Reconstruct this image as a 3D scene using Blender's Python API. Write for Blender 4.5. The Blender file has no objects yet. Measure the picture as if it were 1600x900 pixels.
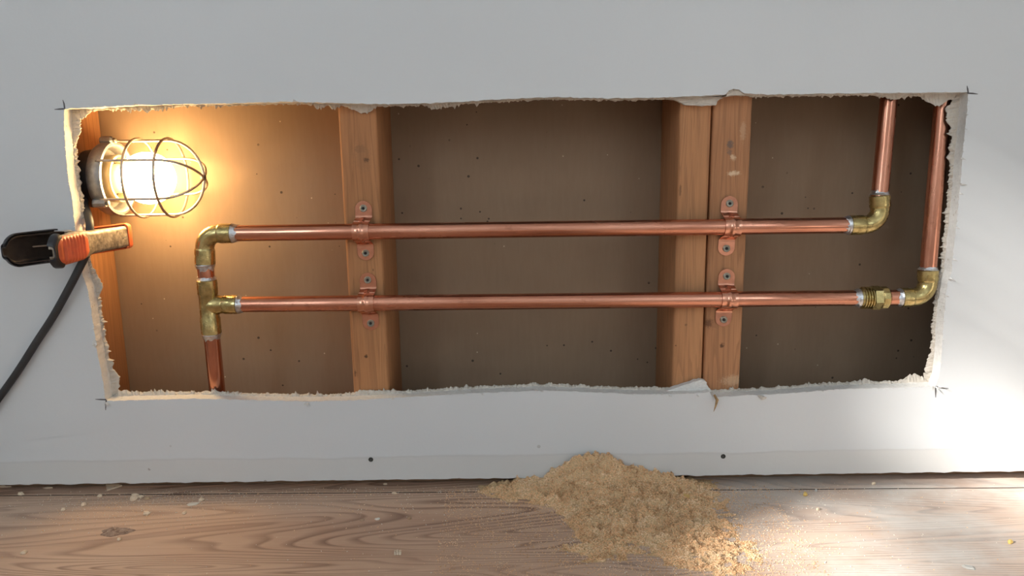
import bpy, bmesh, math, random
import numpy as np
from mathutils import Vector, Matrix, noise
random.seed(7); np.random.seed(7)
sc = bpy.context.scene
C = sc.collection

# ------------------------------------------------------------------ camera
PITCH = math.radians(11.04); ROLL = 0.0135; FPX = 1180.0
CAM = Vector((0.0, -0.728, 0.354))
fwd = Vector((0, math.cos(PITCH), -math.sin(PITCH)))
up0 = Vector((0, math.sin(PITCH), math.cos(PITCH)))
rgt = Vector((1, 0, 0)) * math.cos(ROLL) - up0 * math.sin(ROLL)
upv = Vector((1, 0, 0)) * math.sin(ROLL) + up0 * math.cos(ROLL)
cam_d = bpy.data.cameras.new('camera'); cam = bpy.data.objects.new('camera', cam_d); C.objects.link(cam)
cam_d.sensor_fit = 'HORIZONTAL'; cam_d.sensor_width = 36.0; cam_d.lens = FPX / 1600.0 * 36.0
cam_d.clip_start = 0.01
M = Matrix((rgt, upv, -fwd)).transposed().to_4x4(); M.translation = CAM
cam.matrix_world = M
sc.camera = cam

def ray(px, py):
    return fwd + rgt * ((px - 800) / FPX) + upv * ((450 - py) / FPX)
def P(px, py, Y=0.0):                      # a pixel on the upright plane at depth Y
    d = ray(px, py); return CAM + d * ((Y - CAM.y) / d.y)
def PF(px, py, z=0.0):                     # a pixel on the floor (or another level)
    d = ray(px, py); return CAM + d * ((z - CAM.z) / d.z)

# ------------------------------------------------------------------ light
sc.view_settings.view_transform = 'Standard'
try: sc.view_settings.look = 'None'
except Exception: pass
sc.view_settings.gamma = 1.0
sc.view_settings.use_curve_mapping = False
sc.view_settings.exposure = 0.0
world = bpy.data.worlds.new('sky'); sc.world = world; world.use_nodes = True
bg = world.node_tree.nodes['Background']
bg.inputs['Color'].default_value = (0.74, 0.88, 1.0, 1); bg.inputs['Strength'].default_value = 9.0
SUN_DIR = Vector((1.0, 0.50, -0.60)).normalized()
sun_d = bpy.data.lights.new('sun', 'SUN'); sun = bpy.data.objects.new('sun', sun_d); C.objects.link(sun)
sun_d.energy = 10.5; sun_d.angle = math.radians(1.8); sun_d.color = (1.0, 0.96, 0.91)
sun.rotation_euler = SUN_DIR.to_track_quat('-Z', 'Y').to_euler()
sun.location = (-3, -3, 4)
BULB_POWER = 55.0
# room
RX0, RX1, RY0, RY1, RH = -1.6, 1.4, -3.4, 0.118, 2.4
DW = 0.0159            # drywall thickness
BACK = 0.105           # far face of the stud bay
GAP = 0.012            # drywall held off the floor
def portal(name, loc, rot, sx, sy):
    d = bpy.data.lights.new(name, 'AREA'); d.shape = 'RECTANGLE'; d.size = sx; d.size_y = sy
    d.cycles.is_portal = True
    o = bpy.data.objects.new(name, d); C.objects.link(o); o.location = loc; o.rotation_euler = rot
# window openings: left wall (y0,y1,z0,z1); WE in the right wall is added for its light
WL = (-1.55, -1.0015, 1.07, 1.60)
WR = (-3.3, -2.45, 0.85, 2.2)
WE = (-3.2, -2.45, 0.85, 2.2)
portal('window_portal', (RX0 - 0.05, (WL[0] + WL[1]) / 2, (WL[2] + WL[3]) / 2), (0, -math.pi / 2, 0), WL[3] - WL[2], WL[1] - WL[0])
portal('window_portal', (RX0 - 0.05, (WR[0] + WR[1]) / 2, (WR[2] + WR[3]) / 2), (0, -math.pi / 2, 0), WR[3] - WR[2], WR[1] - WR[0])
portal('window_portal', (RX1 + 0.05, (WE[0] + WE[1]) / 2, (WE[2] + WE[3]) / 2), (0, math.pi / 2, 0), WE[3] - WE[2], WE[1] - WE[0])
cy = sc.cycles
try:
    cy.use_denoising = True; cy.max_bounces = 10; cy.diffuse_bounces = 5; cy.glossy_bounces = 5
    cy.transmission_bounces = 6; cy.caustics_reflective = False; cy.caustics_refractive = False
    cy.sample_clamp_indirect = 6.0
except Exception: pass

# ------------------------------------------------------------------ mesh helpers
ORI = {}
class MB:
    def __init__(s): s.v = []; s.f = []; s.m = []
    def add(s, vs, fs, mi=0):
        o = len(s.v); s.v += [tuple(p) for p in vs]
        for f in fs: s.f.append(tuple(i + o for i in f)); s.m.append(mi)
        return s
    def box(s, a, b, mi=0):
        x0, y0, z0 = a; x1, y1, z1 = b
        return s.add([(x0,y0,z0),(x1,y0,z0),(x1,y1,z0),(x0,y1,z0),(x0,y0,z1),(x1,y0,z1),(x1,y1,z1),(x0,y1,z1)],
                     [(3,2,1,0),(4,5,6,7),(0,1,5,4),(1,2,6,5),(2,3,7,6),(3,0,4,7)], mi)
    def tube(s, path, rad, seg=20, cap=True, closed=False, mi=0, ref=None, squash=None):
        path = [Vector(p) for p in path]; n = len(path)
        if not hasattr(rad, '__len__'): rad = [rad] * n
        vs = []; fs = []
        T = []
        for i in range(n):
            a = path[i - 1] if (i > 0 or closed) else path[i]
            b = path[(i + 1) % n] if (i < n - 1 or closed) else path[i]
            t = b - a
            if t.length < 1e-9: t = T[-1] if T else Vector((0, 0, 1))
            T.append(t.normalized())
        nrm = Vector(ref) if ref is not None else T[0].orthogonal()
        nrm = (nrm - T[0] * nrm.dot(T[0])).normalized()
        for i in range(n):
            nrm = nrm - T[i] * nrm.dot(T[i])
            if nrm.length < 1e-6: nrm = T[i].orthogonal()
            nrm.normalize(); bi = T[i].cross(nrm)
            for k in range(seg):
                a = 2 * math.pi * k / seg
                vs.append(path[i] + nrm * (math.cos(a) * rad[i]) + bi * (math.sin(a) * rad[i]))
        m = n if closed else n - 1
        for i in range(m):
            j = (i + 1) % n
            for k in range(seg):
                l = (k + 1) % seg
                fs.append((i * seg + k, i * seg + l, j * seg + l, j * seg + k))
        if cap and not closed:
            fs.append(tuple(reversed(range(seg)))); fs.append(tuple((n - 1) * seg + k for k in range(seg)))
        return s.add(vs, fs, mi)
    def lathe(s, base, axis, prof, seg=24, mi=0, cap=True, ref=None):
        base = Vector(base); axis = Vector(axis).normalized()
        n = Vector(ref) if ref is not None else axis.orthogonal()
        n = (n - axis * n.dot(axis)).normalized(); b = axis.cross(n)
        vs = []; fs = []
        for h, r in prof:
            for k in range(seg):
                a = 2 * math.pi * k / seg
                vs.append(base + axis * h + n * (math.cos(a) * r) + b * (math.sin(a) * r))
        for i in range(len(prof) - 1):
            for k in range(seg):
                l = (k + 1) % seg
                fs.append((i * seg + k, i * seg + l, (i + 1) * seg + l, (i + 1) * seg + k))
        if cap:
            fs.append(tuple(reversed(range(seg)))); fs.append(tuple((len(prof) - 1) * seg + k for k in range(seg)))
        return s.add(vs, fs, mi)
    def build(s, name, mats, parent=None, smooth=True, origin=None, sharp=35, recalc=True, bevel=0):
        me = bpy.data.meshes.new(name)
        v = np.array(s.v, dtype=float)
        if parent is not None: o0 = ORI[parent]
        elif origin is not None: o0 = Vector(origin)
        else:
            mn = v.min(0); mx = v.max(0); o0 = Vector(((mn[0] + mx[0]) / 2, (mn[1] + mx[1]) / 2, mn[2]))
        me.from_pydata((v - np.array(o0)).tolist(), [], s.f)
        if not isinstance(mats, (list, tuple)): mats = [mats]
        for m in mats: me.materials.append(m)
        if len(mats) > 1: me.polygons.foreach_set('material_index', s.m)
        if recalc or bevel:
            bm = bmesh.new(); bm.from_mesh(me)
            bmesh.ops.recalc_face_normals(bm, faces=bm.faces)
            if bevel:
                es = [e for e in bm.edges if len(e.link_faces) == 2 and e.calc_face_angle(0) > 0.6]
                bmesh.ops.bevel(bm, geom=es, offset=bevel, segments=2, affect='EDGES', profile=0.5)
            bm.to_mesh(me); bm.free()
        if smooth:
            me.polygons.foreach_set('use_smooth', [True] * len(me.polygons))
            try: me.set_sharp_from_angle(angle=math.radians(sharp))
            except Exception: pass
        me.update()
        o = bpy.data.objects.new(name, me); C.objects.link(o)
        if parent is not None: o.parent = parent
        else: o.location = o0
        ORI[o] = o0
        return o
def tag(o, label=None, cat=None, group=None, kind=None):
    if label: o['label'] = label
    if cat: o['category'] = cat
    if group: o['group'] = group
    if kind: o['kind'] = kind
    return o
def thing(name, loc, label, cat, group=None):
    o = bpy.data.objects.new(name, None); C.objects.link(o); o.location = loc; o.empty_display_size = 0.02
    ORI[o] = Vector(loc); return tag(o, label, cat, group)
def smooth01(t): t = max(0.0, min(1.0, t)); return t * t * (3 - 2 * t)
def fbm(p, o=4):
    return noise.fractal(Vector(p), 1.0, 2.0, o)

# ------------------------------------------------------------------ materials
class NT:
    def __init__(s, name):
        s.mat = bpy.data.materials.new(name); s.mat.use_nodes = True
        s.t = s.mat.node_tree; s.n = s.t.nodes; s.b = s.n['Principled BSDF']
    def new(s, typ, **kw):
        n = s.n.new(typ)
        for k, v in kw.items(): setattr(n, k, v)
        return n
    def link(s, a, b): s.t.links.new(a, b)
    def setb(s, **kw):
        for k, v in kw.items():
            k = k.replace('_', ' ')
            if k in s.b.inputs:
                s.b.inputs[k].default_value = (*v, 1) if isinstance(v, tuple) and len(v) == 3 else v
    def coord(s, scale=(1, 1, 1), loc=(0, 0, 0)):
        tc = s.new('ShaderNodeTexCoord'); mp = s.new('ShaderNodeMapping')
        mp.inputs['Scale'].default_value = scale; mp.inputs['Location'].default_value = loc
        s.link(tc.outputs['Object'], mp.inputs['Vector']); return mp.outputs['Vector']
    def noise(s, vec, scale, detail=4, rough=0.55, dist=0.0):
        n = s.new('ShaderNodeTexNoise'); n.inputs['Scale'].default_value = scale; n.inputs['Detail'].default_value = detail
        n.inputs['Roughness'].default_value = rough; n.inputs['Distortion'].default_value = dist
        if vec is not None: s.link(vec, n.inputs['Vector'])
        return n.outputs['Fac']
    def ramp(s, fac, stops, interp='LINEAR'):
        r = s.new('ShaderNodeValToRGB'); r.color_ramp.interpolation = interp
        el = r.color_ramp.elements
        while len(el) < len(stops): el.new(0.5)
        for e, (p, c) in zip(el, stops):
            e.position = p; e.color = (*c, 1) if len(c) == 3 else c
        s.link(fac, r.inputs['Fac']); return r.outputs['Color']
    def mrange(s, val, a, b, c=0.0, d=1.0, smooth=True):
        n = s.new('ShaderNodeMapRange'); n.interpolation_type = 'SMOOTHSTEP' if smooth else 'LINEAR'
        for k, x in zip(('From Min', 'From Max', 'To Min', 'To Max'), (a, b, c, d)): n.inputs[k].default_value = x
        s.link(val, n.inputs['Value']); return n.outputs['Result']
    def math(s, op, a, b=None):
        n = s.new('ShaderNodeMath', operation=op)
        for i, x in enumerate((a, b)):
            if x is None: continue
            if isinstance(x, (int, float)): n.inputs[i].default_value = x
            else: s.link(x, n.inputs[i])
        return n.outputs[0]
    def mix(s, fac, a, b, mode='MIX'):
        n = s.new('ShaderNodeMix', data_type='RGBA', blend_type=mode)
        for sock, x in ((n.inputs[0], fac), (n.inputs[6], a), (n.inputs[7], b)):
            if isinstance(x, (int, float)): sock.default_value = x
            elif isinstance(x, tuple): sock.default_value = (*x, 1) if len(x) == 3 else x
            else: s.link(x, sock)
        return n.outputs[2]
    def bump(s, h, strength=0.3, dist=0.001):
        n = s.new('ShaderNodeBump'); n.inputs['Strength'].default_value = strength; n.inputs['Distance'].default_value = dist
        s.link(h, n.inputs['Height']); s.link(n.outputs['Normal'], s.b.inputs['Normal'])
    def col(s, c): s.link(c, s.b.inputs['Base Color'])
    def specks(s, vec, scale, thr, keep=0.5):
        """small round marks, a fraction kept"""
        v = s.new('ShaderNodeTexVoronoi', feature='F1'); v.inputs['Scale'].default_value = scale
        s.link(vec, v.inputs['Vector'])
        sep = s.new('ShaderNodeSeparateColor'); s.link(v.outputs['Color'], sep.inputs[0])
        on = s.math('LESS_THAN', sep.outputs[0], keep)
        size = s.math('MULTIPLY', sep.outputs[1], thr)
        d = s.math('LESS_THAN', v.outputs['Distance'], size)
        return s.math('MULTIPLY', on, d)
    def spot(s, vec, c, r, soft=0.3):
        """elliptic mark with a noisy rim at c, radii r (object space)"""
        sub = s.new('ShaderNodeVectorMath', operation='SUBTRACT'); s.link(vec, sub.inputs[0]); sub.inputs[1].default_value = c
        mul = s.new('ShaderNodeVectorMath', operation='MULTIPLY'); s.link(sub.outputs[0], mul.inputs[0]); mul.inputs[1].default_value = tuple(1 / x for x in r)
        ln = s.new('ShaderNodeVectorMath', operation='LENGTH'); s.link(mul.outputs[0], ln.inputs[0])
        nz = s.noise(vec, 620, 5, 0.7)
        d = s.math('ADD', ln.outputs['Value'], s.math('MULTIPLY', s.math('SUBTRACT', nz, 0.5), 2.6))
        return s.mrange(d, 0.45, 1.25, 1.0, 0.0)

def simple(name, col, rough=0.6, metal=0.0, var=0.12, vs=60, bump=0.0, bs=200, bd=0.0006):
    k = NT(name); k.setb(Roughness=rough, Metallic=metal)
    v = k.coord(); f = k.noise(v, vs, 4)
    lo = tuple(max(0, c * (1 - var)) for c in col); hi = tuple(min(1, c * (1 + var)) for c in col)
    k.col(k.ramp(f, [(0.3, lo), (0.7, hi)]))
    if bump: k.bump(k.noise(v, bs, 4), bump, bd)
    return k.mat

def mat_paint():
    k = NT('wall_paint'); k.setb(Roughness=0.62)
    v = k.coord()
    big = k.noise(v, 3.0, 3)
    base = k.ramp(big, [(0.3, (0.66, 0.672, 0.672)), (0.7, (0.705, 0.717, 0.717))])
    # band along the foot where a baseboard once sat: rubbed, a little yellowed
    sep = k.new('ShaderNodeSeparateXYZ'); k.link(v, sep.inputs[0])
    wob = k.math('ADD', sep.outputs['Z'], k.math('MULTIPLY', k.noise(v, 14, 3), 0.006))
    band = k.mrange(wob, 0.038, 0.0405, 1.0, 0.0)
    base = k.mix(k.math('MULTIPLY', band, 0.5), base, (0.62, 0.60, 0.56))
    line = k.math('MULTIPLY', k.mrange(wob, 0.0385, 0.040, 0, 1), k.mrange(wob, 0.040, 0.042, 1, 0))
    base = k.mix(k.math('MULTIPLY', line, 0.22), base, (0.42, 0.38, 0.33))
    low = k.mrange(sep.outputs['Z'], 0.03, 0.07, 1.0, 0.0)
    sp = k.math('MULTIPLY', k.specks(v, 85, 0.16, 0.16), low)
    sp2 = k.math('MULTIPLY', k.specks(v, 30, 0.045, 0.10), 0.6)
    base = k.mix(k.math('MULTIPLY', k.math('MAXIMUM', sp, sp2), 0.55), base, (0.25, 0.20, 0.16))
    k.col(base)
    h = k.math('ADD', k.noise(v, 240, 3), k.math('MULTIPLY', line, 1.2))
    k.bump(h, 0.12, 0.0008)
    return k.mat
def mat_gypsum(name='gypsum_core', c=(0.80, 0.78, 0.74)):
    k = NT(name); k.setb(Roughness=0.95)
    v = k.coord(); f = k.noise(v, 300, 5, 0.7)
    b = k.ramp(f, [(0.3, tuple(x * 0.85 for x in c)), (0.65, c)])
    k.col(k.mix(k.math('MULTIPLY', k.specks(v, 260, 0.3, 0.12), 0.5), b, (0.42, 0.34, 0.26)))
    k.bump(k.noise(v, 600, 5, 0.7), 0.5, 0.0008)
    return k.mat
def mat_back_panel():
    k = NT('grey_brown_paper'); k.setb(Roughness=0.8)
    v = k.coord()
    f = k.noise(v, 9, 4)
    b = k.ramp(f, [(0.3, (0.275, 0.178, 0.11)), (0.7, (0.32, 0.21, 0.13))])
    fi = k.noise(k.coord((1, 1, 0.15)), 220, 3)
    b = k.mix(0.035, b, k.ramp(fi, [(0.35, (0.25, 0.17, 0.10)), (0.65, (0.6, 0.46, 0.32))]))
    s1 = k.math('MULTIPLY', k.math('MAXIMUM', k.specks(v, 55, 0.10, 0.5), k.specks(k.coord((1, 1, 1), (7.7, 0, 2.1)), 95, 0.11, 0.3)), 0.9)
    s1 = k.math('MULTIPLY', s1, k.mrange(k.noise(v, 22, 2), 0.47, 0.52))
    b = k.mix(s1, b, (0.055, 0.035, 0.022))
    vo = k.coord((1, 1, 1), (3.3, 0, 1.7))
    s2 = k.math('MULTIPLY', k.specks(vo, 62, 0.09, 0.4), 0.8)
    b = k.mix(s2, b, (0.75, 0.60, 0.42))
    k.col(b); k.bump(k.noise(v, 400, 3), 0.12, 0.0006)
    return k.mat
def mat_wood(name, lo, hi, axis='Z', grain=150, marks=(), rough=0.75):
    k = NT(name); k.setb(Roughness=rough)
    sq = {'Z': (1, 1, 0.045), 'X': (0.045, 1, 1)}[axis]
    v0 = k.coord(); v = k.coord(sq)
    rings = k.noise(v, grain * 0.42, 3, 0.5, 0.6)
    saw = k.math('FRACT', k.math('MULTIPLY', rings, 7.0))
    line = k.ramp(saw, [(0.0, (0, 0, 0)), (0.55, (0.12,) * 3), (0.9, (1, 1, 1)), (1.0, (0, 0, 0))])
    fine = k.noise(v, grain * 4, 4, 0.6)
    broad = k.noise(k.coord(tuple(x if x == 1 else 0.25 for x in sq)), 18, 3)
    b = k.ramp(broad, [(0.3, lo), (0.7, hi)])
    b = k.mix(k.math('MULTIPLY', line, 0.5), b, tuple(x * 0.5 for x in lo))
    b = k.mix(0.22, b, k.ramp(fine, [(0.3, tuple(x * 0.5 for x in lo)), (0.7, hi)]))
    for c, r, col, a in marks:
        b = k.mix(k.math('MULTIPLY', k.spot(v0, c, r), a), b, col)
    k.col(b)
    k.bump(k.math('ADD', fine, k.math('MULTIPLY', line, 0.4)), 0.25, 0.0007)
    return k.mat
def mat_plywood():
    k = NT('worn_plywood'); k.setb(Roughness=0.7)
    v0 = k.coord(); v = k.coord((0.11, 1, 1))
    cath = k.noise(v, 10, 2, 0.45, 0.6)
    saw = k.math('FRACT', k.math('MULTIPLY', cath, 42.0))
    line = k.ramp(saw, [(0.0, (0, 0, 0)), (0.45, (0.05,) * 3), (0.85, (1, 1, 1)), (1.0, (0, 0, 0))])
    patch = k.ramp(k.noise(k.coord((0.5, 1.2, 1)), 7, 3), [(0.42, (0, 0, 0)), (0.6, (1, 1, 1))])
    fine = k.noise(k.coord((0.04, 1, 1)), 420, 4, 0.6)
    broad = k.noise(k.coord((0.4, 1, 1), (5, 0, 0)), 9, 4)
    b = k.ramp(broad, [(0.28, (0.49, 0.30, 0.20)), (0.5, (0.61, 0.405, 0.285)), (0.72, (0.67, 0.475, 0.345))])
    la = k.math('MULTIPLY', line, k.math('ADD', 0.38, k.math('MULTIPLY', patch, 0.55)))
    b = k.mix(la, b, (0.17, 0.08, 0.05))
    b = k.mix(0.16, b, k.ramp(fine, [(0.3, (0.28, 0.17, 0.11)), (0.7, (0.66, 0.50, 0.39))]))
    # chalky plaster dust trodden in
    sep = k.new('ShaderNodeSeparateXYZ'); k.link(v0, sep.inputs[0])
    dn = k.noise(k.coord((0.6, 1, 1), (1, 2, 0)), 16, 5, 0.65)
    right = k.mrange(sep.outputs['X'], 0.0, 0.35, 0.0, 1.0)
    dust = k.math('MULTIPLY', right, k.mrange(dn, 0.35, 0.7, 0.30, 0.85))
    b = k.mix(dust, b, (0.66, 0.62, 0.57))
    k.col(b)
    k.bump(k.math('SUBTRACT', fine, k.math('MULTIPLY', line, 0.6)), 0.3, 0.0008)
    return k.mat
def mat_copper(name, sq):
    k = NT(name); k.setb(Metallic=0.93)
    v0 = k.coord(); v = k.coord(sq)
    f = k.noise(v, 90, 4, 0.6)
    b = k.ramp(f, [(0.25, (0.44, 0.17, 0.10)), (0.5, (0.63, 0.28, 0.18)), (0.75, (0.71, 0.335, 0.22))])
    st = k.mrange(k.noise(v0, 55, 5, 0.65), 0.60, 0.72, 0, 0.55)
    b = k.mix(st, b, (0.38, 0.15, 0.09)); k.col(b)
    k.link(k.mrange(k.noise(v, 60, 4), 0.3, 0.7, 0.15, 0.30), k.b.inputs['Roughness'])
    k.bump(k.noise(v, 300, 3), 0.04, 0.0004)
    return k.mat
def mat_brass():
    k = NT('brass_fitting'); k.setb(Metallic=0.9)
    v = k.coord(); f = k.noise(v, 140, 4, 0.6)
    b = k.ramp(f, [(0.3, (0.34, 0.255, 0.10)), (0.55, (0.54, 0.42, 0.18)), (0.8, (0.66, 0.54, 0.26))])
    k.col(b)
    k.link(k.mrange(k.noise(v, 80, 4), 0.3, 0.7, 0.17, 0.34), k.b.inputs['Roughness'])
    k.bump(k.noise(v, 500, 3), 0.15, 0.0005)
    return k.mat
PAINT = mat_paint(); GYP = mat_gypsum(); PAPER = mat_gypsum('torn_grey_paper', (0.66, 0.60, 0.52))
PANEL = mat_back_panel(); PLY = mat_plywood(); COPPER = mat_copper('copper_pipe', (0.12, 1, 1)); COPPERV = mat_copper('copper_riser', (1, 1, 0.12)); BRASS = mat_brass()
SOLDER = simple('solder', (0.66, 0.65, 0.66), 0.3, 0.9, 0.25, 300, 0.4, 500, 0.0008)
ROOMW = simple('room_wall_paint', (0.70, 0.69, 0.67), 0.7)
CEILM = simple('ceiling_paint', (0.78, 0.78, 0.78), 0.8)
FRAMEM = simple('window_frame_paint', (0.75, 0.75, 0.73), 0.5)
PLATE = mat_wood('sole_plate_wood', (0.20, 0.115, 0.06), (0.27, 0.16, 0.09), 'X')  # wood tone darkened to carry the shade in the gap under the board
SCREW = simple('screw_steel', (0.36, 0.34, 0.28), 0.35, 0.8, 0.25, 300)
BLACK = simple('dark_recess', (0.012, 0.011, 0.010), 0.6)
SHAV = simple('sawdust', (0.62, 0.42, 0.23), 0.9, 0, 0.30, 700)
PENCIL = simple('pencil_graphite', (0.10, 0.09, 0.09), 0.6)

# ------------------------------------------------------------------ the drywall front with its sawn opening
top = [(100,170),(150,168),(200,165),(260,163),(330,162),(400,160.5),(460,159),(500,160.5),(560,162),(620,162.5),(680,161),(730,158.5),(780,155.5),(830,153),(870,151.5),(920,153),(980,153.5),(1040,152),(1090,150.5),(1134,148),(1139,142),(1146,138.5),(1155,140),(1163,146),(1180,147.5),(1240,147),(1300,146),(1400,145),(1470,144.5),(1513,144)]
right = [(1513,144),(1509,193),(1504,237),(1501,279),(1496,335),(1490,389),(1487,425),(1480,444),(1477,470),(1473,520),(1471,560),(1467,590),(1461,603)]
bottom = [(1461,603),(1420,605),(1350,607),(1298,609),(1260,612),(1210,616),(1160,618),(1124,620),(1113,619),(1108,612),(1100,614),(1040,616),(980,615.5),(900,612),(840,610),(800,612),(725,615),(650,620),(605,622),(562,625),(487,627),(425,626),(350,624),(290,623),(223,625),(165,626)]
left = [(165,626),(162,600),(156,570),(151,543),(143,490),(138,454),(130,433),(124,400),(117,356),(113,314),(107,279),(103,243),(100,190),(100,170)]
def resample(pl, step=0.0013):
    pts = [P(x, y, 0) for x, y in pl]; out = []
    for a, b in zip(pts, pts[1:]):
        n = max(1, int((b - a).length / step))
        for i in range(n): out.append(a.lerp(b, i / n))
    return out
sides = [resample(s) for s in (top, right, bottom, left)]
hole = [p for s in sides for p in s]; corner_i = [0]
for s in sides: corner_i.append(corner_i[-1] + len(s))
N = len(hole)
hc = Vector((0.0, 0, 0.27))
def inward(i):
    a = hole[(i - 2) % N]; b = hole[(i + 2) % N]; t = (b - a)
    n = Vector((t.z, 0, -t.x)); n = n.normalized() if n.length > 1e-9 else Vector((0, 0, -1))
    return n       # outline runs clockwise seen from the room, so this points into the hole
def sidx(i):
    for k in range(4):
        if corner_i[k] <= i < corner_i[k + 1]: return k
INW = [inward(i) for i in range(N)]
front, mid, backp = [], [], []
for i, p in enumerate(hole):
    n = INW[i]; s = i * 0.0013
    j = fbm((s * 190, 1.3, 0), 4) * 0.0007
    front.append(p + n * j)
    mid.append(p + n * (fbm((s * 150, 7.3, 0), 3) * 0.0006) + Vector((0, DW * 0.5, 0)))
    backp.append(p + n * (0.0003 + fbm((s * 160, 3.1, 0), 4) * 0.0011) + Vector((0, DW, 0)))
OC = [Vector((RX0, 0, RH)), Vector((RX1, 0, RH)), Vector((RX1, 0, GAP)), Vector((RX0, 0, GAP))]
outer = []
for i in range(N):
    k = sidx(i); t = (i - corner_i[k]) / (corner_i[k + 1] - corner_i[k])
    outer.append(OC[k].lerp(OC[(k + 1) % 4], t))
w = MB()
# a slightly broken bottom edge on the board
for i in range(N):
    if sidx(i) == 2:
        outer[i] = outer[i] + Vector((0, 0, fbm((outer[i].x * 60, 9, 0), 4) * 0.0012))
ob = [p + Vector((0, DW, 0)) for p in outer]
# ring of a true rectangle just outside the ragged hole, so the flat faces stay square to the cut
hx0, hx1 = min(p.x for p in hole) - .012, max(p.x for p in hole) + .012
hz0, hz1 = min(p.z for p in hole) - .012, max(p.z for p in hole) + .012
ring = []
for i in range(N):
    k = sidx(i); p = hole[i]
    ring.append([Vector((p.x, 0, hz1)), Vector((hx1, 0, p.z)), Vector((p.x, 0, hz0)), Vector((hx0, 0, p.z))][k])
    if i == corner_i[k]: ring[i] = [Vector((hx0, 0, hz1)), Vector((hx1, 0, hz1)), Vector((hx1, 0, hz0)), Vector((hx0, 0, hz0))][k]
vs = outer + front + mid + backp + ob + ring + [p + Vector((0, DW, 0)) for p in ring]
fs = []; ms = []
for i in range(N):
    j = (i + 1) % N
    w_f = [((i, j, 5 * N + j, 5 * N + i), 0), ((5 * N + i, 5 * N + j, N + j, N + i), 0), ((N + i, N + j, 2 * N + j, 2 * N + i), 1), ((2 * N + i, 2 * N + j, 3 * N + j, 3 * N + i), 1),
           ((3 * N + i, 3 * N + j, 6 * N + j, 6 * N + i), 2), ((6 * N + i, 6 * N + j, 4 * N + j, 4 * N + i), 2), ((4 * N + i, 4 * N + j, j, i), 1)]
    for f, m in w_f: fs.append(f); ms.append(m)
w.v = [tuple(p) for p in vs]; w.f = fs; w.m = ms
wall = w.build('wall_front', [PAINT, GYP, PANEL], smooth=False, origin=(0, 0, 0)); tag(wall, kind='structure')

# torn backing paper hanging into the opening along the far edge of the cut
def gauss(x, c, s): return math.exp(-((x - c) / s) ** 2)
pxs = []
def proj(p):
    d = p - CAM; z = d.dot(fwd); return 800 + FPX * d.dot(rgt) / z, 450 - FPX * d.dot(upv) / z
for p in hole: pxs.append(proj(p))
def fringe(side):
    a, b = corner_i[side], corner_i[side + 1]
    m = MB(); prev = None; rng = random.Random(side)
    for i in range(a, b + 1):
        ii = i % N; x, y = pxs[ii]; n = INW[ii]; s = ii * 0.0013
        nz = max(0.0, fbm((s * 120, 21.0 + side, 0), 5)); nz2 = abs(fbm((s * 700, 5.0, 2.0), 3))
        if side == 0:
            d = 0.0008 + 0.002 * nz + 0.0012 * nz2
            d += 0.008 * gauss(x, 112, 14) + 0.0055 * gauss(x, 215, 40) * (0.5 + nz) + 0.006 * gauss(x, 505, 30) * (0.3 + nz) + 0.007 * gauss(x, 562, 17) + 0.006 * gauss(x, 690, 22) * (.4 + nz2) + 0.010 * gauss(x, 1478, 22) + 0.004 * gauss(x, 1410, 20)
        elif side == 1:
            d = 0.0012 + 0.004 * nz + 0.003 * nz2 + 0.010 * gauss(y, 175, 20) + 0.003 * gauss(y, 220, 30) + 0.004 * gauss(y, 400, 30) * nz2 + 0.005 * gauss(y, 585, 18)
        elif side == 2:
            d = 0.0012 + 0.003 * nz + 0.0020 * nz2 + 0.006 * gauss(x, 1440, 16) + 0.0035 * gauss(x, 1360, 12) + 0.003 * gauss(x, 575, 30) + 0.002 * gauss(x, 240, 30) + 0.002 * gauss(x, 330, 18) + 0.004 * gauss(x, 185, 15)
        else:
            d = 0.0010 + 0.0045 * nz + 0.003 * nz2 + 0.006 * gauss(y, 190, 22) + 0.005 * gauss(y, 445, 14) + 0.007 * gauss(y, 600, 18)
        d *= 1 + (0.5 if d < .005 else .18) * (rng.random() - .5) + (0.9 if rng.random() < .06 and d < .0035 else 0)
        if i in (a, b): d *= 0.6
        curl = 0.0015 * fbm((s * 60, 2.0, 8.0), 3)
        q = backp[ii]
        o1 = q - n * 0.0006 + Vector((0, -0.0032, 0)); o2 = q - n * 0.0006 + Vector((0, 0.0008, 0))
        i1 = q + n * d + Vector((0, -0.0010 + curl - 0.25 * d, 0)); i2 = i1 + Vector((0, 0.0012, 0))
        m1 = q + n * d * 0.5 + Vector((0, -0.0030 + 0.0012 * fbm((s * 300, 8, 1), 3) + rng.uniform(-.0007, .0007), 0)) + n * rng.uniform(-.0004, .0004)
        m.v += [tuple(o1), tuple(m1), tuple(i1), tuple(i2), tuple(o2)]
        c = len(m.v) - 5
        if prev is not None:
            for u in range(5):
                w_ = (u + 1) % 5; m.f.append((prev + u, prev + w_, c + w_, c + u)); m.m.append(0)
        prev = c
    o = m.build('torn_paper', PAPER, wall, smooth=False); tag(o, kind='stuff'); return o
for s in range(4): fringe(s)

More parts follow.
